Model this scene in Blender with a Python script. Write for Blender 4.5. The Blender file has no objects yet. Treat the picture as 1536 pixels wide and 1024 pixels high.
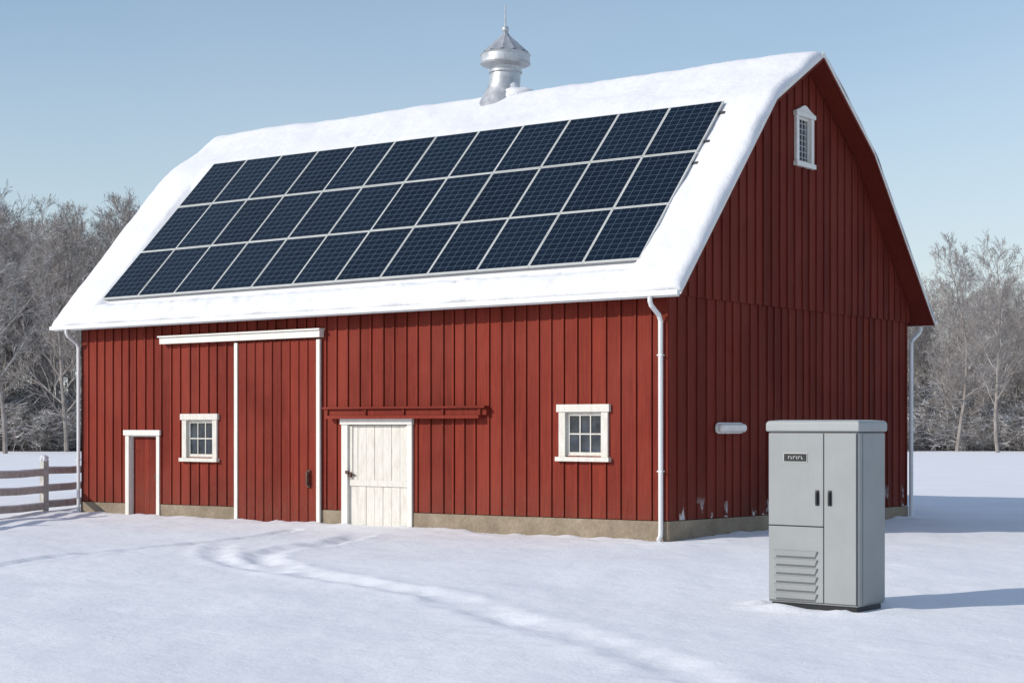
import bpy, math, random
import numpy as np
from mathutils import Vector, Matrix, noise

random.seed(7)
scene = bpy.context.scene
R = math.radians

# ------------------------------------------------------------------ frames
# world = barn frame: x along the long front wall (near corner x=0), y into depth along gable wall
CX, SX = 0.7906, 0.6124
def W(X, Y, z=0.0):
    """survey frame (east, north from the view point) -> world"""
    a, b = X-2.69, Y-28.4
    return Vector((a*CX-b*SX, a*SX+b*CX, z))
L, WD = 16.03, 9.744
GX, EO = 0.45, 0.35

# ------------------------------------------------------------------ helpers
class B:
    def __init__(s): s.v=[]; s.f=[]; s.m=[]; s.t=[]; s.uv={}
    def face(s, pts, m=0, t=0.5, uv=None):
        i=len(s.v); s.v += [tuple(p) for p in pts]
        s.f.append(tuple(range(i,i+len(pts)))); s.m.append(m); s.t.append(t)
        if uv: s.uv[len(s.f)-1]=uv
    def hexa(s, p, m=0, t=0.5):
        i=len(s.v); s.v += [tuple(q) for q in p]
        for q in ((0,3,2,1),(4,5,6,7),(0,1,5,4),(1,2,6,5),(2,3,7,6),(3,0,4,7)):
            s.f.append(tuple(i+k for k in q)); s.m.append(m); s.t.append(t)
    def box(s, a, b, m=0, t=0.5):
        x0,y0,z0=[min(a[k],b[k]) for k in range(3)]; x1,y1,z1=[max(a[k],b[k]) for k in range(3)]
        s.hexa([(x0,y0,z0),(x1,y0,z0),(x1,y1,z0),(x0,y1,z0),(x0,y0,z1),(x1,y0,z1),(x1,y1,z1),(x0,y1,z1)],m,t)
    def tube(s, pts, rad, n=6, m=0, cap=True):
        pts=[Vector(p) for p in pts]; base=len(s.v); ref=None
        for k,p in enumerate(pts):
            d=(pts[min(k+1,len(pts)-1)]-pts[max(k-1,0)]).normalized()
            if ref is None:
                ref = d.orthogonal().normalized()
            ref=(ref-d*ref.dot(d)).normalized(); q=d.cross(ref)
            r=rad[k] if isinstance(rad,(list,tuple)) else rad
            for j in range(n):
                a=2*math.pi*j/n
                s.v.append(tuple(p+ref*(r*math.cos(a))+q*(r*math.sin(a))))
        for k in range(len(pts)-1):
            for j in range(n):
                a=base+k*n+j; b=base+k*n+(j+1)%n
                s.f.append((a,b,b+n,a+n)); s.m.append(m); s.t.append(.5)
        if cap:
            s.f.append(tuple(base+j for j in reversed(range(n)))); s.m.append(m); s.t.append(.5)
            e=base+(len(pts)-1)*n
            s.f.append(tuple(e+j for j in range(n))); s.m.append(m); s.t.append(.5)
    def lathe(s, rings, n=32, m=0, cap=True):
        base=len(s.v)
        for c,r,tl in rings:
            for j in range(n):
                a=2*math.pi*j/n; dy=r*math.sin(a)
                s.v.append((c[0]+r*math.cos(a), c[1]+dy, c[2]+dy*tl))
        for k in range(len(rings)-1):
            for j in range(n):
                a=base+k*n+j; b=base+k*n+(j+1)%n
                s.f.append((a,b,b+n,a+n)); s.m.append(m); s.t.append(.5)
    def obj(s, name, mats, parent=None, smooth=False, bevel=0, recalc=False):
        me=bpy.data.meshes.new(name); me.from_pydata(s.v,[],s.f)
        for mt in mats: me.materials.append(mt)
        me.polygons.foreach_set('material_index', s.m)
        at=me.attributes.new('tint','FLOAT','FACE'); at.data.foreach_set('value', s.t)
        if s.uv:
            ul=me.uv_layers.new(name='UVMap')
            for fi,uv in s.uv.items():
                for k,li in enumerate(me.polygons[fi].loop_indices): ul.data[li].uv=uv[k]
        if smooth: me.polygons.foreach_set('use_smooth',[True]*len(s.f))
        if recalc:
            import bmesh
            bm=bmesh.new(); bm.from_mesh(me); bmesh.ops.recalc_face_normals(bm,faces=bm.faces); bm.to_mesh(me); bm.free()
        me.update()
        o=bpy.data.objects.new(name,me); scene.collection.objects.link(o)
        if bevel:
            md=o.modifiers.new('bev','BEVEL'); md.width=bevel; md.segments=2; md.limit_method='ANGLE'; md.angle_limit=R(40)
        if parent: adopt(o,parent)
        return o
def adopt(o,p):
    o.parent=p; o.matrix_parent_inverse=Matrix.Translation(-Vector(p.location))
def empty(name, loc):
    e=bpy.data.objects.new(name,None); e.location=loc; e.empty_display_size=.5
    scene.collection.objects.link(e); return e

# ------------------------------------------------------------------ materials
def nm(name):
    m=bpy.data.materials.new(name); m.use_nodes=True
    nt=m.node_tree; bs=nt.nodes['Principled BSDF']
    return m,nt,bs
def N(nt,t,**k):
    n=nt.nodes.new(t)
    for a,b in k.items(): setattr(n,a,b)
    return n
def math_(nt,op,a,b=None,c=None):
    n=N(nt,'ShaderNodeMath',operation=op)
    for i,v in enumerate((a,b,c)):
        if v is None: continue
        if isinstance(v,(int,float)): n.inputs[i].default_value=v
        else: nt.links.new(v,n.inputs[i])
    return n.outputs[0]
def mixc(nt,f,a,b,bt='MIX'):
    n=N(nt,'ShaderNodeMix',data_type='RGBA',blend_type=bt)
    if isinstance(f,(int,float)): n.inputs[0].default_value=f
    else: nt.links.new(f,n.inputs[0])
    for i,v in ((6,a),(7,b)):
        if isinstance(v,tuple): n.inputs[i].default_value=(*v,1) if len(v)==3 else v
        else: nt.links.new(v,n.inputs[i])
    return n.outputs[2]
def noise_(nt,vec,scale,detail=4,rough=.55,stretch=None):
    if stretch:
        mp=N(nt,'ShaderNodeMapping'); mp.inputs['Scale'].default_value=stretch
        nt.links.new(vec,mp.inputs[0]); vec=mp.outputs[0]
    n=N(nt,'ShaderNodeTexNoise'); n.inputs['Scale'].default_value=scale
    n.inputs['Detail'].default_value=detail; n.inputs['Roughness'].default_value=rough
    nt.links.new(vec,n.inputs['Vector']); return n.outputs[0]
def ramp(nt,v,a,b,lo=0.,hi=1.):
    n=N(nt,'ShaderNodeMapRange'); n.inputs[1].default_value=a; n.inputs[2].default_value=b
    n.inputs[3].default_value=lo; n.inputs[4].default_value=hi; nt.links.new(v,n.inputs[0]); return n.outputs[0]
def bump_(nt,bs,h,strength,dist):
    n=N(nt,'ShaderNodeBump'); n.inputs['Strength'].default_value=strength; n.inputs['Distance'].default_value=dist
    nt.links.new(h,n.inputs['Height']); nt.links.new(n.outputs[0],bs.inputs['Normal'])
def oc(nt):
    return N(nt,'ShaderNodeTexCoord').outputs['Object']
def simple(name,col,rough=.5,metal=0,nscale=0,namt=.15,bump=0):
    m,nt,bs=nm(name); bs.inputs['Roughness'].default_value=rough; bs.inputs['Metallic'].default_value=metal
    if nscale:
        o=oc(nt); n=noise_(nt,o,nscale,5)
        c=mixc(nt,ramp(nt,n,.3,.7),tuple(x*(1-namt) for x in col),tuple(min(1,x*(1+namt)) for x in col))
        nt.links.new(c,bs.inputs['Base Color'])
        if bump: bump_(nt,bs,n,bump,.01)
    else: bs.inputs['Base Color'].default_value=(*col,1)
    return m

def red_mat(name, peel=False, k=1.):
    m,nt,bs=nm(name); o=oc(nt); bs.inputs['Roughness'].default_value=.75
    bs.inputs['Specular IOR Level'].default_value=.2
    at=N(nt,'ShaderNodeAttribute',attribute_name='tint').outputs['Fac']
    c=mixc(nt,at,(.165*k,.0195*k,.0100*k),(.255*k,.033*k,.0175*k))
    streak=noise_(nt,o,3.0,6,.65,(9,9,.45))
    c=mixc(nt,ramp(nt,streak,.35,.7),c,mixc(nt,1.0,c,(.60,.56,.54),'MULTIPLY'))
    s2=noise_(nt,o,3.0,8,.75,(22,22,.9))
    c=mixc(nt,ramp(nt,s2,.56,.72,0,.45),c,(.33*k,.075*k,.05*k))
    blot=noise_(nt,o,.7,4)
    c=mixc(nt,ramp(nt,blot,.42,.75,0,.5),c,(.27*k,.048*k,.030*k))
    sep=N(nt,'ShaderNodeSeparateXYZ'); nt.links.new(o,sep.inputs[0])
    fine=noise_(nt,o,14,5,.7,(3,3,.6))
    low=ramp(nt,sep.outputs[2],1.1,.2)
    dirt=math_(nt,'MULTIPLY',low,ramp(nt,fine,.42,.68))
    c=mixc(nt,math_(nt,'MULTIPLY',dirt,.6),c,(.13,.07,.05))
    if peel:
        pn=noise_(nt,o,3.3,4,.6,(1,1,.6))
        pk=math_(nt,'MULTIPLY',ramp(nt,pn,.60,.63),ramp(nt,sep.outputs[2],.75,.45))
        c=mixc(nt,pk,c,(.5,.47,.46))
    nt.links.new(c,bs.inputs['Base Color'])
    grain=noise_(nt,o,10,6,.7,(10,10,.5))
    bump_(nt,bs,grain,.6,.008)
    return m
RED=red_mat('barn_red_paint'); RED_SHADED=red_mat('barn_red_paint_shaded_side',True,.72)  # side copy: same paint, gable's shade darkened into the colour, plus peeling
def white_mat(name,base=(.74,.72,.67),dirty=.35):
    m,nt,bs=nm(name); o=oc(nt); bs.inputs['Roughness'].default_value=.5
    n=noise_(nt,o,5,6,.7,(3,3,.7)); n2=noise_(nt,o,30,4,.7,(3,3,.6))
    f=math_(nt,'MULTIPLY',ramp(nt,n,.45,.75),dirty)
    c=mixc(nt,f,base,(.45,.38,.30))
    c=mixc(nt,math_(nt,'MULTIPLY',ramp(nt,n2,.62,.72),dirty*.8),c,(.30,.24,.18))
    nt.links.new(c,bs.inputs['Base Color']); bump_(nt,bs,n2,.3,.005)
    return m
WHT=white_mat('white_paint'); WHTD=white_mat('weathered_white_paint',(.68,.65,.59),.6)
GUT=simple('gutter_white_metal',(.72,.72,.71),.4,0,4,.05)
def conc():
    m,nt,bs=nm('foundation_concrete'); o=oc(nt); bs.inputs['Roughness'].default_value=.9
    a=noise_(nt,o,1.4,6,.7); b=noise_(nt,o,18,5,.7)
    c=mixc(nt,ramp(nt,a,.3,.7),(.20,.15,.10),(.38,.31,.225))
    c=mixc(nt,ramp(nt,b,.4,.75,0,.5),c,(.15,.12,.09))
    nt.links.new(c,bs.inputs['Base Color']); bump_(nt,bs,b,.8,.02); return m
CONC=conc()
DARK=simple('dark_interior',(.02,.008,.006),.9)
IRON=simple('rusty_iron',(.10,.05,.035),.6,.3,20,.4)
BLK=simple('black_plastic',(.015,.015,.017),.35)
def snow_mat(name,fine=1.0,k=1.,bs_=.4):
    m,nt,bs=nm(name); o=oc(nt); bs.inputs['Roughness'].default_value=.8
    bs.inputs['Specular IOR Level'].default_value=.2
    a=noise_(nt,o,.5,4); b=noise_(nt,o,22,6,.75); d=noise_(nt,o,4.5,5,.6)
    c=mixc(nt,ramp(nt,a,.3,.7),(.80*k,.80*k,.835*k),(.86*k,.86*k,.88*k))
    nt.links.new(c,bs.inputs['Base Color'])
    h=math_(nt,'ADD',math_(nt,'MULTIPLY',b,.35*fine),d)
    bump_(nt,bs,h,bs_,.035); return m
SNOW=snow_mat('snow',1.2,1.,.52); RSNOW=snow_mat('roof_snow',1.0,.89,.75)
def glass():
    m,nt,bs=nm('window_glass'); o=oc(nt)
    bs.inputs['Roughness'].default_value=.08
    n=noise_(nt,o,3,3); c=mixc(nt,ramp(nt,n,.35,.7),(.010,.014,.02),(.055,.07,.09))
    nt.links.new(c,bs.inputs['Base Color']); bump_(nt,bs,n,.15,.05); return m
GLASS=glass()

# ------------------------------------------------------------------ BARN
barn=empty('red_barn',(-L/2,WD/2,0))
def zfront(x): return .25+(.36-.25)*(x+L)/L
def zside(y): return .36-(.36-.25)*y/WD
def prof(x):
    k=-x/L
    return [(-EO,4.30),(3.0,8.10),(4.87,9.22+.17*k),(7.1,7.62),(WD+EO,4.30)]
def decktop(y,x):
    p=prof(x)
    for (a,za),(b,zb) in zip(p,p[1:]):
        if a<=y<=b: return za+(zb-za)*(y-a)/(b-a)
    return 4.3

def mapper(kind):
    return {'front':lambda c,d,z:(c,-d,z),'gable':lambda c,d,z:(d,c,z),
            'rear':lambda c,d,z:(c,WD+d,z),'left':lambda c,d,z:(-L-d,c,z)}[kind]
def prism(b,P,c0,c1,d0,d1,za0,za1,zb0,zb1,m=0,t=.5):
    b.hexa([P(c0,d0,za0),P(c1,d0,zb0),P(c1,d1,zb0),P(c0,d1,za0),P(c0,d0,za1),P(c1,d0,zb1),P(c1,d1,zb1),P(c0,d1,za1)],m,t)
def board_wall(name,kind,c0,c1,zb,zt,openings,sp,extra=(),doff=0.,mat=RED,seed=1,phase=0.):
    rnd=random.Random(seed); P=mapper(kind); b=B()
    reg=[]; c=c0+phase
    while c<c1:
        if c>c0+.03: reg.append(c)
        c+=sp*rnd.uniform(.86,1.14)
    brk=sorted(set([c0,c1]+reg+[o[0] for o in openings]+[o[1] for o in openings]+list(extra)))
    brk=[k for k in brk if c0<=k<=c1]
    tv=.5
    for a,e in zip(brk,brk[1:]):
        if a in reg or a==c0: tv=rnd.random()
        mid=(a+e)/2
        ops=sorted([o for o in openings if o[0]<=mid<=o[1]],key=lambda o:o[2])
        aa=a+(.024 if a in reg else 0)
        parts=[]; lo=('f',)
        for o in ops:
            parts.append((lo,o[2])); lo=('c',o[3])
        parts.append((lo,None))
        for lo_,hi in parts:
            za0=zb(aa) if lo_[0]=='f' else lo_[1]; zb0=zb(e) if lo_[0]=='f' else lo_[1]
            za1=zt(aa) if hi is None else hi; zb1=zt(e) if hi is None else hi
            if za1-za0<.02 and zb1-zb0<.02: continue
            prism(b,P,aa,e,doff-.03,doff,za0,za1,zb0,zb1,0,tv)
            if a in reg and not any(o[0]-.05<a<o[1]+.05 for o in ops):
                prism(b,P,a-.032,a+.012,doff+.002,doff+.028,za0+.004,zt(a-.03)-.004 if hi is None else za1,za0+.004,zt(a+.01)-.004 if hi is None else za1,0,min(1,tv+.15))
            elif a in reg:
                prism(b,P,a-.032,a+.012,doff+.002,doff+.028,za0+.004,za1-.004,za0+.004,za1-.004,0,min(1,tv+.15))
    return b.obj(name,[mat],barn)
O_sd=(-14.30,-13.32,-.3,1.78)
O_w1=(-12.36,-11.50,1.32,2.12)
O_wd=(-7.56,-5.92,-.3,2.02)
O_w2=(-2.17,-1.36,1.46,2.24)
board_wall('front_siding','front',-L,0,zfront,lambda c:4.52,[O_sd,O_w1,O_wd,O_w2],.292,seed=3)
board_wall('gable_siding_lower','gable',0.,WD,zside,lambda c:4.30,[],.30,mat=RED_SHADED,seed=5)
gtop=lambda x:(lambda y: decktop(y,x)-.15)
O_gw=(4.53,5.13,7.12,8.05)
board_wall('gable_siding_upper','gable',-.05,WD+.05,lambda y:4.26,gtop(0),[O_gw],.30,extra=(3.0,4.87,7.1),doff=.04,mat=RED_SHADED,seed=6)
board_wall('left_gable_siding','left',0.,WD,lambda y:.2,gtop(-L),[],.30,extra=(3.0,4.87,7.1),seed=8)
board_wall('rear_siding','rear',-L,0,lambda x:.25,lambda c:4.5,[],.30,seed=9)
b=B(); i=.13
pr0=[(i,.05),(i,4.45),(3.05,7.85),(4.87,8.95),(7.05,7.4),(WD-i,4.45),(WD-i,.05)]
n0=len(pr0)
b.v=[(-L+i,y,z) for y,z in pr0]+[(-i,y,z) for y,z in pr0]
b.f=[tuple(range(n0)),tuple(range(2*n0-1,n0-1,-1))]+[(k,k+n0,(k+1)%n0+n0,(k+1)%n0) for k in range(n0)]
b.m=[0]*len(b.f); b.t=[.5]*len(b.f)
b.obj('sheathing',[DARK],barn,recalc=True)
b=B()
Pf=mapper('front'); Pg=mapper('gable')
for a,e in ((-L+.0,-14.33),(-13.29,-10.72),(-8.30,-7.60),(-5.88,.0)):
    prism(b,Pf,a,e,-.125,.015,-.5,zfront(a)-.012,-.5,zfront(e)-.012)
prism(b,Pg,.0,WD,-.125,.015,-.5,zside(0)-.012,-.5,zside(WD)-.012)
prism(b,mapper('rear'),-L,0,-.11,.01,-.5,.24,-.5,.24)
prism(b,mapper('left'),.0,WD,-.11,.01,-.5,.19,-.5,.19)
b.obj('foundation',[CONC],barn)

# roof deck
b=B(); xs=[-L-.55,GX]; T=.11
secs=[]
for x in xs:
    p=prof(x); secs.append(([Vector(q) for q in p],[Vector((q[0],q[1]-T)) for q in p]))
(t0,b0),(t1,b1)=secs; x0,x1=xs; n=5
for k in range(n-1):
    b.face([(x0,*t0[k]),(x1,*t1[k]),(x1,*t1[k+1]),(x0,*t0[k+1])],0)
    b.face([(x0,*b0[k]),(x0,*b0[k+1]),(x1,*b1[k+1]),(x1,*b1[k])],0)
    for tt,bb,x in ((t0,b0,x0),(t1,b1,x1)):
        b.face([(x,*bb[k]),(x,*bb[k+1]),(x,*tt[k+1]),(x,*tt[k])],0)
for k in (0,n-1):
    b.face([(x0,*b0[k]),(x1,*b1[k]),(x1,*t1[k]),(x0,*t0[k])],0)
b.obj('roof_deck',[RED_SHADED],barn)
b=B()
for x,sg in ((GX,1),(-L-.55,-1)):
    p=prof(x)
    for (a,za),(e,ze) in zip(p,p[1:]):
        x0=x+sg*.004; x1=x+sg*.03
        lo,hi=.075,-.015
        b.hexa([(x0,a,za-lo),(x1,a,za-lo),(x1,e,ze-lo),(x0,e,ze-lo),(x0,a,za-hi),(x1,a,za-hi),(x1,e,ze-hi),(x0,e,ze-hi)],0)
        x1=x+sg*.022; lo,hi=.135,.078
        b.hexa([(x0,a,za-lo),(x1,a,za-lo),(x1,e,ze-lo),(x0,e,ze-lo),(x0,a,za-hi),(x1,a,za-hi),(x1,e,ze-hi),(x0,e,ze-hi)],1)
b.obj('rake_trim',[WHT,RED_SHADED],barn)
b=B()
b.box((-L-.54,-EO-.025,4.18),(GX-.004,-EO-.003,4.32),0)
b.box((-L-.54,WD+EO+.003,4.18),(GX-.004,WD+EO+.025,4.32),0)
for yc,sg in ((-EO-.028,-1),(WD+EO+.028,1)):
    b.box((-L-.56,yc,4.205),(GX+.03,yc+sg*.085,4.215),0)
    b.box((-L-.56,yc+sg*.085,4.205),(GX+.03,yc+sg*.097,4.29),0)
    for x in (-L-.56,GX+.022):
        b.box((x,yc,4.216),(x+.008,yc+sg*.084,4.285),0)
b.obj('gutters',[GUT],barn)
b=B()
def spout(pts,r=.042): b.tube(pts,r,8)
spout([(-.1,-.42,4.21),(-.1,-.42,4.12),(-.1,-.38,4.05),(-.1,-.14,3.9),(-.1,-.085,3.8),(-.1,-.08,.2),(-.1,-.09,.1),(-.1,-.16,.02)])
spout([(-L+.0,-.42,4.21),(-L+.0,-.42,4.12),(-L+.0,-.38,4.05),(-L+.0,-.14,3.9),(-L+.0,-.085,3.8),(-L+.0,-.08,.0)])
spout([(.12,WD+.42,4.21),(.12,WD+.42,4.1),(.1,WD+.36,4.02),(.09,WD+.08,3.88),(.09,WD-.0,3.8),(.09,WD-.0,.0)],.045)
for x in (-.1,-L): 
    for z in (3.2,1.2): b.box((x-.048,-.128,z),(x+.048,-.03,z+.025))
b.obj('downspouts',[GUT],barn,smooth=False)

def window(name,o,P,cols,rows,fw=.125):
    c0,c1,z0,z1=o; b=B(); 
    def bx(a0,a1,d0,d1,u0,u1,m): prism(b,P,a0,a1,d0,d1,u0,u1,u0,u1,m)
    bx(c0-fw,c0+.01,.003,.05,z0-.02,z1+.004,0); bx(c1-.01,c1+fw,.003,.05,z0-.02,z1+.004,0)
    bx(c0-fw-.04,c1+fw+.04,.003,.07,z1+.005,z1+fw+.01,0)
    bx(c0-fw-.05,c1+fw+.05,.003,.10,z0-.10,z0-.022,0)
    bx(c0,c0+.012,-.09,.0,z0,z1,0); bx(c1-.012,c1,-.09,.0,z0,z1,0); bx(c0+.013,c1-.013,-.09,.0,z1-.012,z1,0); bx(c0+.013,c1-.013,-.09,.002,z0,z0+.012,0)
    s=.05; a0,a1,u0,u1=c0+.013,c1-.013,z0+.013,z1-.013
    bx(a0,a0+s,-.055,-.02,u0,u1,0); bx(a1-s,a1,-.055,-.02,u0,u1,0)
    bx(a0+s,a1-s,-.055,-.021,u0,u0+s,0); bx(a0+s,a1-s,-.055,-.021,u1-s,u1,0)
    g0,g1,h0,h1=a0+s,a1-s,u0+s,u1-s
    for k in range(1,cols):
        c=g0+(g1-g0)*k/cols; bx(c-.010,c+.010,-.05,-.024,h0,h1,0)
    for k in range(1,rows):
        z=h0+(h1-h0)*k/rows; bx(g0,g1,-.05,-.026,z-.012,z+.012,0)
    bx(g0,g1,-.048,-.044,h0,h1,1)
    return b.obj(name,[WHTD,GLASS],barn)
window('front_window_a',O_w1,Pf,3,2); window('front_window_b',O_w2,Pf,3,2,.13)

def gwin():
    b=B(); P=lambda c,d,z:Pg(c,d+.04,z); c0,c1,z0,z1=4.57,5.09,7.12,8.0
    def bx(a0,a1,d0,d1,u0,u1,m): prism(b,P,a0,a1,d0,d1,u0,u1,u0,u1,m)
    f=.10
    bx(c0-f,c0+.01,.003,.06,z0,z1,0); bx(c1-.01,c1+f,.003,.06,z0,z1,0)
    bx(c0-f-.03,c1+f+.03,.003,.09,z0-.09,z0-.002,0)
    cm=(c0+c1)/2; hw=(c1-c0)/2+f
    bx(c0-f-.035,c1+f+.035,.003,.085,z1+.002,z1+.085,0)
    prof_=[(-hw-.02,.10),(-hw*.55,.16),(-hw*.25,.215),(0,.235),(hw*.25,.215),(hw*.55,.16),(hw+.02,.10)]
    for (a,za),(e,ze) in zip(prof_,prof_[1:]):
        b.hexa([P(cm+a,.003,z1+.087),P(cm+e,.003,z1+.087),P(cm+e,.06,z1+.087),P(cm+a,.06,z1+.087),
                P(cm+a,.003,z1+za),P(cm+e,.003,z1+ze),P(cm+e,.06,z1+ze),P(cm+a,.06,z1+za)],0)
    b.face([P(c0,-.04,z0),P(c1,-.04,z0),P(c1,-.04,z1+.04),P(c0,-.04,z1+.04)],1)
    for k in range(1,4):
        c=c0+(c1-c0)*k/4; bx(c-.009,c+.009,-.038,-.01,z0,z1,2)
    for k in range(1,9):
        z=z0+(z1-z0)*k/8; bx(c0,c1,-.038,-.014,z-.007,z+.007,2)
    bx(c0+.01,c0+.04,-.035,.0,z0,z1,0);bx(c1-.04,c1-.01,-.035,.0,z0,z1,0);bx(c0+.04,c1-.04,-.035,.0,z0,z0+.04,0);bx(c0+.04,c1-.04,-.035,.0,z1-.04,z1,0)
    b.obj('gable_window',[WHT,GLASS,simple('grey_muntin',(.40,.40,.40),.5)],barn,recalc=True)
gwin()

b=B()
def bxf(a0,a1,d0,d1,u0,u1,m=0,t=.5): prism(b,Pf,a0,a1,d0,d1,u0,u1,u0,u1,m,t)
c0,c1,_,zt_=O_sd
bxf(c0-.10,c0+.02,.003,.05,-.2,zt_+.0,0); bxf(c1-.02,c1+.08,.003,.05,-.2,zt_+.0,0)
bxf(c0-.14,c1+.12,.003,.075,zt_+.002,zt_+.12,0)
bxf(c0,c0+.03,-.11,.0,-.2,zt_-.03,0); bxf(c1-.03,c1,-.11,.0,-.2,zt_-.03,0); bxf(c0,c1,-.11,.001,zt_-.028,zt_,0)
w=(c1-c0-.07)/5
for k in range(5): bxf(c0+.035+k*w,c0+.035+(k+1)*w-.006,-.115,-.085,-.1,zt_-.035,1,random.random())
bxf(c0+.03,c1-.03,-.118,-.1155,-.1,zt_-.03,2)
bxf(c1-.2,c1-.15,-.084,-.05,.82,.9,3); bxf(c0+.05,c0+.25,-.084,-.076,1.4,1.45,1,.2)
b.obj('small_door',[WHT,RED,DARK,IRON],barn)

b=B(); rnd=random.Random(4)
x0,x1=-10.79,-8.27
bxf(x0,x0+.095,.035,.085,-.1,3.75,0); bxf(x1-.095,x1,.035,.085,-.1,3.75,0)
e1=x1-.097; n=9; w=(e1-(x0+.097))/n
for k in range(n):
    a=x0+.097+k*w; tv=rnd.random()
    bxf(a,a+w-.014,.034,.055,-.05,3.75,1,tv)
    if k: bxf(a-.03,a+.006,.056,.078,-.05,3.749,1,tv)
bxf(x0+.1,x1-.1,.0305,.033,-.05,3.75,2)
bxf(-8.60,-8.56,.08,.15,.78,1.06,3); bxf(-8.62,-8.54,.079,.092,.74,.82,3); bxf(-8.62,-8.54,.079,.092,1.02,1.1,3)
b.obj('sliding_door',[WHT,RED,DARK,IRON],barn)
b=B()
bxf(-13.1,-8.2,.03,.16,3.79,3.93,0); bxf(-13.13,-8.17,.03,.20,3.932,3.965,0)
b.obj('sliding_door_track',[WHT],barn)
b=B()
bxf(-8.12,-3.93,.03,.17,2.33,2.37,0,.3); bxf(-8.12,-3.93,.03,.10,2.20,2.328,0,.6); bxf(-8.02,-4.05,.03,.19,2.135,2.197,0,.8)
for x in (-8.05,-7.0,-6.0,-5.0,-4.1): bxf(x,x+.05,.11,.135,2.20,2.33,0)
b.obj('old_door_track',[RED,IRON],barn)
b=B(); c0,c1,_,zt_=O_wd
bxf(c0-.13,c0+.03,.003,.055,-.2,zt_,0); bxf(c1-.02,c1+.10,.003,.055,-.2,zt_,0); bxf(c0-.15,c1+.12,.003,.08,zt_+.002,zt_+.115,0)
bxf(c0,c0+.03,-.1,.0,-.2,zt_,0); bxf(c1-.03,c1,-.1,.0,-.2,zt_,0)
n=7; w=(c1-c0-.07)/n
for k in range(n):
    a=c0+.035+k*w
    bxf(a,a+w-.010,-.05,-.018-.004*(k%2),.86,zt_-.01,1); bxf(a,a+w-.010,-.05,-.018-.004*((k+1)%2),-.1,.855,1)
bxf(c0+.033,c1-.033,-.07,-.052,-.1,zt_-.005,2)
bxf(c0+.036,c1-.036,-.016,.006,.80,.92,1)
bxf(c0+.036,c0+.12,-.016,.004,.93,zt_-.02,1); bxf(c1-.12,c1-.036,-.016,.004,.93,zt_-.02,1)
bxf(c0+.05,c0+.12,.005,.05,.97,1.07,3); bxf(c0+.05,c0+.20,.006,.02,1.0,1.03,3)
bxf(c0-.01,c0+.07,.056,.075,1.04,1.10,3)
b.obj('white_door',[WHT,WHTD,DARK,IRON],barn)

b=B(); n=14; cy0,cy1,zc=1.62,2.40,1.955
def caps(rr,d):
    o=[]
    for k in range(n+1):
        a=math.pi/2+math.pi*k/n; o.append(Pg(cy0+rr*math.cos(a),d,zc+rr*math.sin(a)))
    for k in range(n+1):
        a=-math.pi/2+math.pi*k/n; o.append(Pg(cy1+rr*math.cos(a),d,zc+rr*math.sin(a)))
    return o
rings=[caps(.10,.03),caps(.10,.055),caps(.082,.06),caps(.078,.12),caps(.055,.15),caps(.02,.16)]
m=len(rings[0])
for rg in rings: b.v+=rg
for k in range(len(rings)-1):
    for j in range(m):
        a=k*m+j; e=k*m+(j+1)%m; b.f.append((a,e,e+m,a+m)); b.m.append(0); b.t.append(.5)
b.f.append(tuple((len(rings)-1)*m+j for j in range(m))); b.m.append(0); b.t.append(.5)
b.obj('bulkhead_lamp',[simple('opal_lens',(.70,.66,.62),.3,0,12,.1)],barn,smooth=False,recalc=True)

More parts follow.
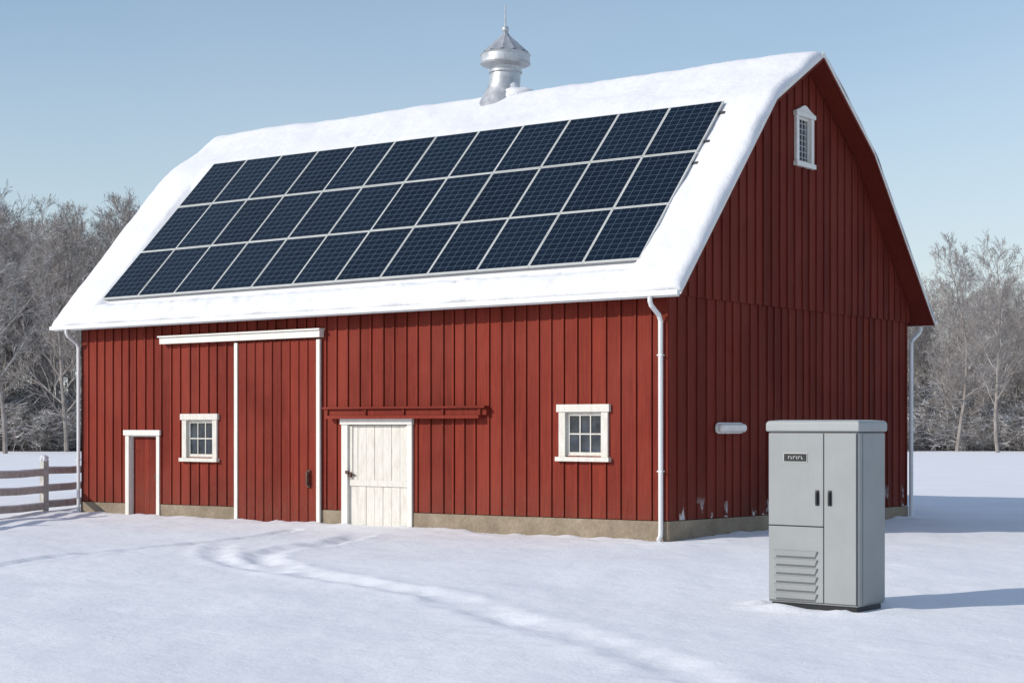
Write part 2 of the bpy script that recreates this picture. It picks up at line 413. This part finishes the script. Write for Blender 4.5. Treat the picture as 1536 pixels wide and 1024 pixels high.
# roof snow ---------------------------------------------------------
def sst(a,b_,x):
    t=max(0.,min(1.,(x-a)/(b_-a))); return t*t*(3-2*t)
def roof_snow():
    x0,x1=-L-.585,GX+.035
    xs=[x0,x0+.01,x0+.03,x0+.06,x0+.1,x0+.16]
    xs+=list(np.arange(x0+.25,x1-.2,.06)); xs+=[x1-.16,x1-.1,x1-.06,x1-.03,x1-.01,x1]
    verts=[]
    NI=190
    def section(x):
        p=[Vector(q) for q in prof(x)]
        d=(p[1]-p[0]).normalized(); p[0]=p[0]-d*.07
        d=(p[-1]-p[-2]).normalized(); p[-1]=p[-1]+d*.07
        seg=[(p[i+1]-p[i]).length for i in range(4)]; tot=sum(seg)
        S=[0,.01,.03,.06,.1,.16]+[.22+(tot-.44)*k/(NI-1) for k in range(NI)]+[tot-.16,tot-.1,tot-.06,tot-.03,tot-.01,tot]
        def at(s):
            s=max(0,min(tot,s))
            for i in range(4):
                if s<=seg[i] or i==3: return p[i]+(p[i+1]-p[i])*(s/seg[i])
                s-=seg[i]
        out=[]
        for s in S:
            w=min(.34,s,tot-s)
            q=sum((at(s+w*k/4) for k in range(-4,5)),Vector((0,0)))/9
            a=at(s+.3)-at(s-.3)
            nrm=Vector((-a.y,a.x)).normalized()
            out.append((q,nrm,s,tot))
        return out
    for x in xs:
        sec=section(x); ns=len(sec)
        ex=min(1,max(0,min(x-x0,x1-x)/.15)); ex=math.sqrt(1-(1-ex)**2)
        for q,nr,s,tot in sec:
            es=min(1,min(s,tot-s)/.15); es=math.sqrt(max(0,1-(1-es)**2))
            t=.13+.045*noise.noise(Vector((x*.45,s*.55,1)))+.026*noise.noise(Vector((x*1.7,s*1.5,5)))+.010*noise.noise(Vector((x*6,s*4,5)))
            if -15.6<x<-.2:
                g=math.exp(-((s-.40)/.14)**2); t+=g*(.04*abs(noise.noise(Vector((x*2.2,3,s*2.5))))+.035*noise.noise(Vector((x*5,1,s*5))))
            # sheltered, thin snow underneath the array
            e0=.53+.06*noise.noise(Vector((x*4,0,3)))+.04*noise.noise(Vector((x*11,0,3)))
            u=sst(e0,e0+.07,s)*(1-sst(4.45,4.7,s))*sst(-15.3,-15.1,x)*(1-sst(-.75,-.6,x))
            t=t*(1-u)+.03*u
            t+=.03*math.exp(-((s-7.2)/.6)**2)
            t=t*ex*es+.004
            ed=max(0,1-s/.3)
            wob=.04*noise.noise(Vector((x*1.3,0,9)))*ed
            edx=max(0,1-min(x-x0,x1-x)/.3)
            verts.append((x+.04*noise.noise(Vector((s*1.5,2,7)))*edx, q.x+nr.x*t-wob, q.y+nr.y*t-wob))
    faces=[]
    for i in range(len(xs)-1):
        for j in range(ns-1):
            a=i*ns+j; faces.append((a,a+ns,a+ns+1,a+1))
    b=B(); b.v=verts; b.f=faces; b.m=[0]*len(faces); b.t=[.5]*len(faces)
    b.obj('roof_snow',[RSNOW],barn,smooth=True)
roof_snow()

# cupola / ventilator ----------------------------------------------
def metal():
    m,nt,bs=nm('galvanised_metal'); o=oc(nt); bs.inputs['Metallic'].default_value=.6
    n=noise_(nt,o,5,5,.6); st=noise_(nt,o,4,5,.7,(6,6,.5))
    c=mixc(nt,ramp(nt,n,.3,.7),(.42,.43,.44),(.60,.61,.62)); c=mixc(nt,ramp(nt,st,.5,.75,0,.5),c,(.30,.29,.28))
    nt.links.new(c,bs.inputs['Base Color']); nt.links.new(ramp(nt,n,.3,.7,.38,.55),bs.inputs['Roughness']); return m
GALV=metal()
b=B(); cx,cy=-7.36,WD/2
def lath(prof_):
    b.lathe([(Vector((cx,cy+oy,z)),r,tl) for (r,z,oy,tl) in prof_],40)
lath([(.54,8.98,-.38,.6),(.52,9.08,-.36,.55),(.46,9.20,-.27,.4),(.40,9.40,-.14,.2),(.355,9.60,-.04,.05),(.34,9.84,0,0)])
lath([(.34,9.84,0,0),(.375,9.845,0,0),(.375,9.895,0,0),(.34,9.90,0,0)])
lath([(.34,9.90,0,0),(.345,9.97,0,0),(.40,10.0,0,0)])
lath([(.40,10.0,0,0),(.545,10.03,0,0)]); lath([(.545,10.03,0,0),(.548,10.26,0,0)]); lath([(.548,10.26,0,0),(.49,10.30,0,0)])
for (ra,za,rb,zb_) in [(.49,10.30,.11,10.66),(.11,10.66,.05,10.76)]:
    n=48; base=len(b.v)
    for r,z in ((ra,za),(rb,zb_)):
        for j in range(n):
            a=2*math.pi*j/n; rr=r*(1+(.07 if j%4==0 else 0)); b.v.append((cx+rr*math.cos(a),cy+rr*math.sin(a),z))
    for j in range(n):
        b.f.append((base+j,base+(j+1)%n,base+n+(j+1)%n,base+n+j)); b.m.append(0); b.t.append(.5)
b.lathe([(Vector((cx,cy,10.74+.08+.08*math.cos(t))),max(.001,.08*math.sin(t)),0) for t in [math.pi-math.pi*k/8 for k in range(9)]],16)
b.tube([(cx,cy,10.86),(cx,cy,11.1),(cx,cy,11.38)],[.022,.018,.014],6)
for z in (10.05,10.245):
    b.lathe([(Vector((cx,cy,z-.014)),.549,0),(Vector((cx,cy,z)),.565,0),(Vector((cx,cy,z+.014)),.549,0)],40)
cup=b.obj('cupola',[GALV],barn,smooth=True)
cup.modifiers.new('es','EDGE_SPLIT').split_angle=R(28)
def blob(b,c,rx,ry,rz,seed,tilt=0):
    n,mm=20,10; base=len(b.v)
    for i_ in range(mm+1):
        ph=math.pi*i_/mm
        for j in range(n):
            a=2*math.pi*j/n; v=Vector((math.sin(ph)*math.cos(a),math.sin(ph)*math.sin(a),math.cos(ph)))
            k=1+.25*noise.noise(v*1.8+Vector((seed,0,0)))
            b.v.append((c[0]+v.x*rx*k,c[1]+v.y*ry*k,c[2]+v.z*rz*k+v.y*ry*tilt))
    for i_ in range(mm):
        for j in range(n):
            a=base+i_*n+j; e=base+i_*n+(j+1)%n; b.f.append((a,a+n,e+n,e)); b.m.append(0); b.t.append(.5)
b=B()
blob(b,(cx+.40,cy-.05,9.28),.42,.38,.17,3)
blob(b,(cx+.28,cy-.12,9.36),.16,.16,.26,8)
blob(b,(cx-.45,cy+.15,9.27),.25,.3,.10,5)
b.obj('cupola_snow',[RSNOW],barn,smooth=True)
b=B(); blob(b,(cx+.0,cy-.45,9.03),.70,.56,.06,1,.62); b.obj('cupola_flashing',[simple('flashing',(.20,.17,.14),.6,.3,9,.3)],barn,smooth=True)

# ------------------------------------------------------------------ SOLAR ARRAY
solar=empty('solar_panel_array',(-7.7,1.3,6.5))
def pv():
    m,nt,bs=nm('photovoltaic_cells')
    uv=N(nt,'ShaderNodeTexCoord').outputs['UV']; sep=N(nt,'ShaderNodeSeparateXYZ'); nt.links.new(uv,sep.inputs[0])
    def line(s,n,w):
        f=math_(nt,'FRACT',math_(nt,'MULTIPLY',s,n)); d=math_(nt,'ABSOLUTE',math_(nt,'SUBTRACT',f,.5))
        return math_(nt,'GREATER_THAN',d,.5-w)
    g=math_(nt,'MAXIMUM',line(sep.outputs[0],6,.03),line(sep.outputs[1],10,.035))
    bus=math_(nt,'MULTIPLY',line(sep.outputs[0],18,.04),.15)
    at=N(nt,'ShaderNodeAttribute',attribute_name='tint').outputs['Fac']
    c=mixc(nt,at,(.002,.005,.011),(.0035,.009,.019))
    cell=N(nt,'ShaderNodeTexWhiteNoise',noise_dimensions='2D')
    vm=N(nt,'ShaderNodeVectorMath',operation='MULTIPLY'); vm.inputs[1].default_value=(6,10,1); nt.links.new(uv,vm.inputs[0])
    fl=N(nt,'ShaderNodeVectorMath',operation='FLOOR'); nt.links.new(vm.outputs[0],fl.inputs[0]); nt.links.new(fl.outputs[0],cell.inputs[0])
    c=mixc(nt,math_(nt,'MULTIPLY',cell.outputs[0],.35),c,(.005,.013,.026))
    c=mixc(nt,bus,c,(.07,.09,.12)); c=mixc(nt,math_(nt,'MULTIPLY',g,.55),c,(.12,.16,.21))
    nt.links.new(c,bs.inputs['Base Color']); bs.inputs['Roughness'].default_value=.1
    bs.inputs['Specular IOR Level'].default_value=.18
    return m
PV=pv(); FR=simple('panel_frame_aluminium',(.62,.62,.59),.5,.1,3,.08)
def SP(a,c,h=0.):
    xb=-15.24+a*(14.66); xt=-14.68+a*(14.22)
    sb=.140+.004*a; st=.992-.057*a
    x=xb+(xt-xb)*c; s=sb+(st-sb)*c
    return Vector((x,-.5+3.39*s-.763*h,4.33+4.0*s+.6466*h))
bf=B(); bg=B(); rnd=random.Random(2)
for r in range(3):
    for k in range(12):
        ga,gc=.0004,.002
        a0,a1=k/12+ga,(k+1)/12-ga; c0,c1=r/3+gc,(r+1)/3-gc
        h0=-.04+rnd.uniform(-.004,.004); 
        bf.hexa([SP(a0,c0,h0),SP(a1,c0,h0),SP(a1,c1,h0),SP(a0,c1,h0),SP(a0,c0,h0+.04),SP(a1,c0,h0+.04),SP(a1,c1,h0+.04),SP(a0,c1,h0+.04)],0)
        fa=.021/14.3; fc=.022/4.3; u=rnd.randint(0,50); v=rnd.randint(0,50)
        tv=rnd.random(); j=[rnd.uniform(0,.003) for _ in range(4)]; hh=h0+.0425
        bg.face([SP(a0+fa,c0+fc,hh+j[0]),SP(a1-fa,c0+fc,hh+j[1]),SP(a1-fa,c1-fc,hh+j[2]),SP(a0+fa,c1-fc,hh+j[3])],0,tv,
                [(u,v),(u+1,v),(u+1,v+1),(u,v+1)])
bf.obj('panel_frames',[FR],solar); bg.obj('solar_cells',[PV],solar)
b=B()
for c in (.07,.26,.40,.60,.74,.93):
    h=-.085
    b.hexa([SP(-.002,c-.007,h),SP(1.0075,c-.007,h),SP(1.0075,c+.007,h),SP(-.002,c+.007,h),SP(-.002,c-.007,h+.04),SP(1.0075,c-.007,h+.04),SP(1.0075,c+.007,h+.04),SP(-.002,c+.007,h+.04)])
    for k in range(9):
        a=.01+k*.122; q=[(a,c-.006),(a+.004,c-.006),(a+.004,c+.006),(a,c+.006)]
        b.hexa([SP(*t_,-.3) for t_ in q]+[SP(*t_,-.088) for t_ in q])
b.obj('mounting_rails',[simple('rail_metal',(.08,.08,.08),.5,.5)],solar)

# ------------------------------------------------------------------ CABINET
cab=empty('electrical_cabinet',(6.84,-7.54,0))
def cabm(name,k=1.):
    m,nt,bs=nm(name); o=oc(nt); bs.inputs['Roughness'].default_value=.6
    bs.inputs['Specular IOR Level'].default_value=.3
    n=noise_(nt,o,2.2,5); f=noise_(nt,o,160,2)
    c=mixc(nt,ramp(nt,n,.3,.7),tuple(x*k for x in (.285,.296,.294)),tuple(x*k for x in (.32,.33,.325)))
    gr=noise_(nt,o,6,6,.7,(2,2,.5)); c=mixc(nt,ramp(nt,gr,.55,.8,0,.25),c,(.22,.22,.21))
    nt.links.new(c,bs.inputs['Base Color']); bump_(nt,bs,f,.12,.003); return m
CG=cabm('cabinet_grey_enamel'); CG2=cabm('cabinet_grey_cap',1.15)
X0,X1,Y0,Y1=6.30,7.38,-7.87,-7.21
Pc=lambda c,d,z:(X0+c,Y0-d,z)
b=B(); b.box((X0,Y0,.05),(X1,Y1,1.93),0); b.obj('body',[CG],cab,bevel=.018)
b=B(); b.box((X0+.03,Y0+.03,-.2),(X1-.03,Y1-.03,.06),0); b.obj('plinth',[BLK],cab)
b=B()
def ring(o,z): return [(X0-o,Y0-o,z),(X1+o,Y0-o,z),(X1+o,Y1+o,z),(X0-o,Y1+o,z)]
rs=[ring(.018,1.934),ring(.024,1.95),ring(.024,2.03),ring(.004,2.052),ring(-.10,2.062)]
for r_ in rs: b.v+=r_
for k in range(4):
    for j in range(4): b.f.append((k*4+j,k*4+(j+1)%4,k*4+4+(j+1)%4,k*4+4+j)); b.m.append(0); b.t.append(.5)
b.f.append((16,17,18,19)); b.f.append((3,2,1,0)); b.m+=[0,0]; b.t+=[.5,.5]
b.obj('lid',[CG2],cab,bevel=.012)
def cb(b,a0,a1,d0,d1,u0,u1,m=0): prism(b,Pc,a0,a1,d0,d1,u0,u1,u0,u1,m)
b=B(); Wc=X1-X0; sp=.685
cb(b,.012,sp-.005,.0015,.02,.905,1.915); cb(b,sp+.005,Wc-.012,.0015,.02,.075,1.915); cb(b,.012,sp-.005,.0015,.02,.075,.893)
b.obj('doors',[CG],cab,bevel=.006)
b=B(); cb(b,.008,Wc-.008,.0005,.003,.07,1.92); b.obj('door_seal',[BLK],cab)
b=B()
for k in range(6):
    z=.60-k*.093; a0,a1=.075,.62
    p=[(a0+.03,.0205,z-.038),(a1-.03,.0205,z-.038),(a1-.035,.034,z-.03),(a0+.035,.034,z-.03),
       (a0,.0205,z+.034),(a1,.0205,z+.034),(a1-.012,.044,z+.026),(a0+.012,.044,z+.026)]
    b.hexa([Pc(*q) for q in p],0)
    cb(b,a0+.03,a1-.03,.0203,.0215,z-.053,z-.0385,1)
b.obj('louvres',[CG,simple('louvre_gap',(.13,.13,.13),.7)],cab,bevel=.004,recalc=True)
b=B()
for a in (sp-.075,sp+.075):
    cb(b,a-.022,a+.022,.0205,.032,1.13,1.30,0); cb(b,a-.012,a+.012,.033,.055,1.15,1.28,0)
b.obj('handles',[BLK],cab,bevel=.009)
b=B(); cb(b,.20,.49,.0205,.027,1.60,1.70,1); cb(b,.208,.482,.0272,.03,1.608,1.692,0)
x=.26
for w_ in (.022,.018,.03,.012,.028,.02):
    cb(b,x,x+.006,.0302,.0315,1.635,1.665,1); cb(b,x+.006,x+w_,.0302,.0315,1.635+.024*(w_>.02),1.641+.024*(w_>.02),1); x+=w_+.010
b.obj('nameplate',[BLK,simple('plate_silver',(.5,.5,.48),.4,.4)],cab)
b=B()
b.box((X1+.0015,Y0+.10,.075),(X1+.014,Y1-.02,1.915)); b.box((X1+.0015,Y0+.006,.075),(X1+.012,Y0+.088,1.915))
b.obj('side_panel',[CG],cab,bevel=.005)

# ------------------------------------------------------------------ FENCE
def wood():
    m,nt,bs=nm('weathered_wood'); o=oc(nt); bs.inputs['Roughness'].default_value=.9
    n=noise_(nt,o,6,6,.7); c=mixc(nt,ramp(nt,n,.3,.7),(.30,.28,.25),(.58,.56,.52))
    nt.links.new(c,bs.inputs['Base Color']); bump_(nt,bs,n,.6,.02); return m
WOOD=wood()
fen=empty('wooden_fence',W(-10.87,38.3))
b=B(); bs_=B(); rnd=random.Random(12)
line=[(-10.45,41.3),(-10.87,38.3),(-11.15,35.3),(-11.5,32.2),(-11.9,29.1),(-12.3,26.0)]
for i_,(X,Y) in enumerate(line):
    p=W(X,Y); w=.075
    h=1.16+rnd.uniform(-.04,.05)
    b.hexa([(p.x-w,p.y-w,-.3),(p.x+w,p.y-w,-.3),(p.x+w,p.y+w,-.3),(p.x-w,p.y+w,-.3),(p.x-w+.01,p.y-w,h),(p.x+w+.01,p.y-w,h),(p.x+w,p.y+w,h+.02),(p.x-w,p.y+w,h+.01)])
    blob(bs_,(p.x,p.y,h+.05),.10,.10,.09,i_)
for (Xa,Ya),(Xb,Yb) in zip(line,line[1:]):
    pa,pb=W(Xa,Ya),W(Xb,Yb); d=(pb-pa).normalized(); nn=Vector((-d.y,d.x,0))
    for z in (.93,.53,.15):
        a=pa+d*-.02; e=pb+d*.02; k=[rnd.uniform(-.03,.03) for _ in range(2)]
        za,ze=z+k[0],z+k[1]; t=.035; hh=.07
        mid=(a+e)/2; 
        for q0,q1,z0_,z1_ in ((a,mid,za,(za+ze)/2-.015),(mid,e,(za+ze)/2-.015,ze)):
            b.hexa([q0-nn*t+Vector((0,0,z0_-hh)),q1-nn*t+Vector((0,0,z1_-hh)),q1+nn*t+Vector((0,0,z1_-hh)),q0+nn*t+Vector((0,0,z0_-hh)),
                    q0-nn*t+Vector((0,0,z0_+hh)),q1-nn*t+Vector((0,0,z1_+hh)),q1+nn*t+Vector((0,0,z1_+hh)),q0+nn*t+Vector((0,0,z0_+hh))])
            bs_.hexa([q0-nn*t*1.1+Vector((0,0,z0_+hh+.002)),q1-nn*t*1.1+Vector((0,0,z1_+hh+.002)),q1+nn*t*1.1+Vector((0,0,z1_+hh+.002)),q0+nn*t*1.1+Vector((0,0,z0_+hh+.002)),
                    q0-nn*t*.5+Vector((0,0,z0_+hh+.03)),q1-nn*t*.5+Vector((0,0,z1_+hh+.035)),q1+nn*t*.5+Vector((0,0,z1_+hh+.035)),q0+nn*t*.5+Vector((0,0,z0_+hh+.03))])
b.obj('posts_and_rails',[WOOD],fen); bs_.obj('snow_caps',[RSNOW],fen)

# ------------------------------------------------------------------ GROUND
trailA=[(-2.87,31.0),(-2.75,29.6),(-3.1,28.2),(-3.6,27.2),(-3.95,26.0),(-3.75,24.6),(-3.2,23.2),(-2.6,22.0),(-1.9,20.9),(-1.38,20.2),(-.9,19.5),(-.51,18.5),(-.2,17.4),(.25,16.4),(.80,14.9),(1.26,13.5),(1.6,12.2),(2.1,10.4),(2.5,8.5),(3.2,6)]
trailB=[(-12,19),(-9.5,22.1),(-7.42,23.9),(-6.89,25.5),(-5.96,26.9),(-5.03,28.4),(-4.4,30.0),(-4.1,31.6)]
trailC=[(-4.9,28.2),(-4.75,26.6),(-4.5,25.2),(-4.0,23.9),(-3.2,22.7)]
def resample(pl,st):
    out=[]
    for (a,b_),(c,d) in zip(pl,pl[1:]):
        n=max(1,int(math.hypot(c-a,d-b_)/st))
        for k in range(n): out.append((a+(c-a)*k/n,b_+(d-b_)*k/n))
    return np.array(out)
def axis(lo,hi,st,outlo,outhi):
    a=list(np.arange(lo,hi,st)); s=st; v=a[0]; L_=[]
    while v>outlo: s*=1.13; v-=s; L_.append(v)
    s=st; v=a[-1]; H=[]
    while v<outhi: s*=1.13; v+=s; H.append(v)
    return np.array(L_[::-1]+a+H)
ax=axis(-12,12,.085,-1500,1500); ay=axis(9,37,.09,-200,3000)
GXg,GYg=np.meshgrid(ax,ay)
Xf,Yf=GXg.ravel(),GYg.ravel()
wx=(Xf-2.69)*CX-(Yf-28.4)*SX; wy=(Xf-2.69)*SX+(Yf-28.4)*CX
nz=np.array([noise.noise(Vector((x*.12,y*.12,0))) *.11+noise.noise(Vector((x*.38,y*.45,3)))*.045 if abs(x)<60 and y<90 else 0 for x,y in zip(Xf,Yf)])
near=(np.abs(Xf)<16)&(Yf<44)
nf=np.zeros_like(Xf); nr=np.zeros_like(Xf); nb=np.zeros_like(Xf)
idx=np.where(near)[0]
for i_ in idx:
    x,y=Xf[i_],Yf[i_]
    nf[i_]=noise.noise(Vector((x*1.3,y*1.0,7)))*.018+noise.noise(Vector((x*4.,y*2.6,2)))*.0065
    nr[i_]=noise.noise(Vector((x*2.6,y*2.6,11))); nb[i_]=noise.noise(Vector((x*.9,y*.9,21)))
Z=nz*.8+nf
def trail(pl,width,depth,berm,foot,tail=1.):
    P_=resample(pl,.12); m=idx
    pts=np.stack([Xf[m],Yf[m]],1)
    best=np.full(len(m),1e9); arc=np.zeros(len(m))
    for k,q in enumerate(P_):
        d=np.hypot(pts[:,0]-q[0],pts[:,1]-q[1]); u=d<best; best[u]=d[u]; arc[u]=k*.12
    d=np.abs(best*(1+.3*nr[m])+.08*nb[m])
    fade=np.clip(arc/1.2,0,1)*(1+(tail-1)*np.clip((arc-9)/8,0,1))
    k=np.exp(-(d/width)**2.2); bm_=np.exp(-((d-width*1.7)/(width*.7))**2)
    footm=(1+foot*np.sin(arc*2*math.pi/.72+2*nb[m]))*(1+.9*nb[m])
    Z[m]+= fade*(-depth*k*footm + berm*bm_*(1+1.2*nr[m]))
trail(trailA,.23,.044,.018,.35,.6); trail(trailB,.13,.042,.014,.3); trail(trailC,.18,.036,.018,.4)
inside=(wx>-L)&(wx<0)&(wy>0)&(wy<WD)
dx=np.maximum(np.maximum(-L-wx,wx),0); dy=np.maximum(np.maximum(-wy,wy-WD),0); dd=np.hypot(dx,dy)
Z+= np.where(dd<3, np.exp(-(dd/.25)**2)*(.02+.15*np.clip(nr*.6+nb*.6+.12,-.2,1)) + np.exp(-((dd-.7)/.5)**2)*.03*(1+nr),0)
Z*=np.where(dd<2.5,.55+.18*dd,1)
cdx=np.maximum(np.maximum(X0-wx,wx-X1),0); cdy=np.maximum(np.maximum(Y0-wy,wy-Y1),0); cd=np.hypot(cdx,cdy)
zc=np.clip(cd/1.5,0,1); Z=Z*zc
Z+= np.where(cd<1.5, .04*np.exp(-((cd-.24)/.16)**2)*(1+1.6*nr)*np.where(wx>X1,.4,1)-.012*np.exp(-(cd/.1)**2),0)
Z[inside]=-.05
verts=np.stack([wx,wy,Z],1)
nx_,ny_=len(ax),len(ay)
ii=np.arange((ny_-1)*(nx_)).reshape(ny_-1,nx_)[:,:-1].ravel()
F=np.stack([ii,ii+1,ii+1+nx_,ii+nx_],1)
me=bpy.data.meshes.new('ground'); me.from_pydata(verts.tolist(),[],F.tolist()); me.materials.append(SNOW)
me.polygons.foreach_set('use_smooth',[True]*len(F)); me.update()
g=bpy.data.objects.new('ground',me); scene.collection.objects.link(g)

# ------------------------------------------------------------------ TREES
def bark(name,ca,cb_,snow):
    m,nt,bs=nm(name); bs.inputs['Roughness'].default_value=.9; bs.inputs['Specular IOR Level'].default_value=.1
    ge=N(nt,'ShaderNodeNewGeometry'); sep=N(nt,'ShaderNodeSeparateXYZ'); nt.links.new(ge.outputs['Normal'],sep.inputs[0])
    o=oc(nt); n=noise_(nt,o,1.2,4)
    c=mixc(nt,ramp(nt,n,.3,.7),ca,cb_)
    f=math_(nt,'MULTIPLY',ramp(nt,sep.outputs[2],.3,.65),ramp(nt,n,.35,.55,0.05,snow))
    c=mixc(nt,f,c,(.80,.81,.84)); nt.links.new(c,bs.inputs['Base Color']); return m
BARK=bark('winter_bark',(.21,.185,.17),(.38,.345,.32),.75)
BRUSH=bark('snowy_brush',(.21,.185,.17),(.38,.35,.33),1.)
def make_tree(name,seed,H=20.,spread=1.,levels=4,upright=.5,first=.22):
    rnd=random.Random(seed); b=B()
    def br(p,d,ln,r,lv):
        ns={0:9,1:5,2:3,3:2,4:1}[lv]; pts=[p.copy()]; rad=[r]; dirs=[d.copy()]
        jit={0:.06,1:.14,2:.2,3:.24,4:.25}[lv]
        for k in range(ns):
            d=(d+Vector((rnd.gauss(0,jit),rnd.gauss(0,jit),rnd.gauss(0,jit*.6)+(.13*upright if lv else .02)))).normalized()
            p=p+d*(ln/ns); pts.append(p.copy()); dirs.append(d.copy())
            rad.append(max(.011,r*(1-(k+1)/ns*.85)))
        b.tube(pts,rad,{0:7,1:5,2:3,3:3,4:3}[lv],0,False)
        if lv>=levels: return
        nch={0:rnd.randint(20,25),1:rnd.randint(8,11),2:rnd.randint(5,7),3:3}[lv]
        for c in range(nch):
            t=(first if lv==0 else .15)+(1-(first if lv==0 else .15))*((c+rnd.random())/nch); t=min(t,.99)
            k=int(t*ns); f=t*ns-k; q=pts[k].lerp(pts[k+1],f); dd_=dirs[min(k+1,ns)]
            ang=R(rnd.uniform(28,58) if lv==0 else rnd.uniform(22,50))
            o=dd_.orthogonal().normalized(); o.rotate(Matrix.Rotation(rnd.uniform(0,2*math.pi) if lv else c*2.4+rnd.random(),3,dd_))
            nd=(dd_*math.cos(ang)+o*math.sin(ang)).normalized()
            if lv==0: l2=H*(.40-.26*t)*spread*rnd.uniform(.75,1.2)
            else: l2=ln*(.62-.25*t)*rnd.uniform(.7,1.15)
            br(q,nd,l2,max(.012,rad[k]*{0:.5,1:.55,2:.6,3:.7}[lv]),lv+1)
    br(Vector((0,0,-.3)),Vector((0,0,1)),H*.97,H*.0105,0)
    return b
def mesh_of(b,name,mat):
    me=bpy.data.meshes.new(name); me.from_pydata(b.v,[],b.f); me.materials.append(mat); me.update(); return me
tmesh=[mesh_of(make_tree('t',s,20,sp_,4,up,fi),'bare_tree_%d'%s,BARK) for s,sp_,up,fi in ((1,1,.6,.25),(2,.85,.8,.2),(3,1.15,.5,.3),(4,.9,.7,.15),(5,1.0,.9,.3))]
def make_brush(seed,H=3.5):
    rnd=random.Random(seed); b=B()
    for k in range(26):
        a=rnd.uniform(0,6.28); r=rnd.uniform(0,1.5); p=Vector((r*math.cos(a),r*math.sin(a),-.1))
        d=Vector((math.cos(a)*.4,math.sin(a)*.4,1)).normalized(); ln=H*rnd.uniform(.5,1)
        pts=[p]; 
        for j in range(4):
            d=(d+Vector((rnd.gauss(0,.2),rnd.gauss(0,.2),0))).normalized(); pts.append(pts[-1]+d*ln/4)
        b.tube(pts,[.03,.026,.02,.016,.01],3,0,False)
        for j in range(14):
            t=rnd.uniform(.2,1)*4; i0=min(3,int(t)); q=pts[i0].lerp(pts[i0+1],t-i0)
            dd_=Vector((rnd.gauss(0,1),rnd.gauss(0,1),rnd.uniform(-.1,.9))).normalized(); l2=rnd.uniform(.4,1.1)
            e=q+dd_*l2; e2=e+Vector((rnd.gauss(0,.2),rnd.gauss(0,.2),rnd.uniform(-.2,.25)))
            b.tube([q,e,e2],[.02,.016,.009],3,0,False)
            for _ in range(3):
                s=q.lerp(e,rnd.random()); b.tube([s,s+Vector((rnd.gauss(0,.3),rnd.gauss(0,.3),rnd.uniform(-.1,.35)))],[.016,.01],3,0,False)
    return b
bmesh_=[mesh_of(make_brush(s),'brush_%d'%s,BRUSH) for s in (1,2,3,4)]
tl=empty('treeline',W(0,150))
def inst(me,X,Y,s,par,sz=None,name=None):
    o=bpy.data.objects.new(name or me.name,me); p=W(X,Y); o.location=(p.x,p.y,-.1)
    o.rotation_euler=(0,0,random.uniform(0,6.28)); k=sz or s; o.scale=(s,s,k); scene.collection.objects.link(o)
    if par: adopt(o,par)
    return o
rnd=random.Random(21)
for row,Y in enumerate((134,141,148,156,165,176)):
    X=-68+rnd.uniform(0,3)
    while X<66:
        u=X/Y; mid=-.20<u<.22
        if u<.1:   hs=rnd.uniform(.90,1.10)*(Y/150)*(1.0 if row else .92)
        else:      hs=rnd.uniform(.60,.76)*(Y/150)
        if not (mid and row>0):
            inst(rnd.choice(tmesh),X,Y+rnd.uniform(-3,3),hs*rnd.uniform(.85,1.1),tl,hs,'background_tree')
        X+=rnd.uniform(2.3,4.0)*(2.0 if mid else 1)
for row,Y in enumerate((130,135,141,148)):
    X=-66
    while X<64:
        mid=-.20<X/Y<.22
        s=rnd.uniform(.7,1.4)*(1+.22*row)
        if not (mid and row>0): inst(rnd.choice(bmesh_),X,Y+rnd.uniform(-1.5,1.5),s,tl,None,'underbrush')
        X+=rnd.uniform(1.2,2.5)
for me_,u,Y,s in ((tmesh[1],1435,128,.80),(tmesh[0],1497,122,.74),(tmesh[2],8,118,.88),(tmesh[3],100,126,.86)):
    inst(me_,(u-768)/2473*Y,Y,s,None,None,'bare_tree')

# ------------------------------------------------------------------ LIGHT
EL=28.; AZ=math.degrees(math.atan2(-.5065,-.8616))
w=bpy.data.worlds.new('World'); scene.world=w; w.use_nodes=True; nt=w.node_tree
bg_=nt.nodes['Background']; sky=N(nt,'ShaderNodeTexSky',sky_type='NISHITA'); sky.sun_disc=False
sky.sun_elevation=R(EL); sky.sun_rotation=R(AZ); sky.air_density=1.15; sky.dust_density=.3; sky.ozone_density=2.4
tc=N(nt,'ShaderNodeTexCoord').outputs['Generated']
cl=noise_(nt,tc,1.3,4,.5,(1,1,2.6))
veil=ramp(nt,cl,.35,.75,.06,.38)
sp3=N(nt,'ShaderNodeSeparateXYZ'); nt.links.new(tc,sp3.inputs[0])
haze=math_(nt,'POWER',ramp(nt,sp3.outputs[2],.0,.26,1,0),1.3)   # thin winter haze low over the horizon
f=math_(nt,'MINIMUM',math_(nt,'ADD',veil,math_(nt,'MULTIPLY',haze,.55)),.85)
c=mixc(nt,f,sky.outputs[0],(4.9,5.3,5.9))
nt.links.new(c,bg_.inputs[0]); bg_.inputs[1].default_value=.14
sd=bpy.data.lights.new('sun','SUN'); sd.energy=3.4; sd.angle=R(.5); sd.color=(1,.94,.85)
so=bpy.data.objects.new('sun',sd); scene.collection.objects.link(so)
d=Vector((.5065*math.cos(R(EL)),.8616*math.cos(R(EL)),-math.sin(R(EL))))
so.rotation_euler=d.to_track_quat('-Z','Y').to_euler(); so.location=(-10,-20,20)

cd_=bpy.data.cameras.new('camera'); cam=bpy.data.objects.new('camera',cd_); scene.collection.objects.link(cam)
p=W(0,0,2.0); cam.location=p; cam.rotation_euler=(R(90),0,math.atan2(SX,CX))
cd_.lens=36*2473/1536; cd_.sensor_width=36; cd_.shift_y=126/1536; cd_.clip_end=6000; cd_.clip_start=.1
scene.camera=cam
scene.view_settings.view_transform='Standard'; scene.view_settings.look='None'; scene.view_settings.exposure=0
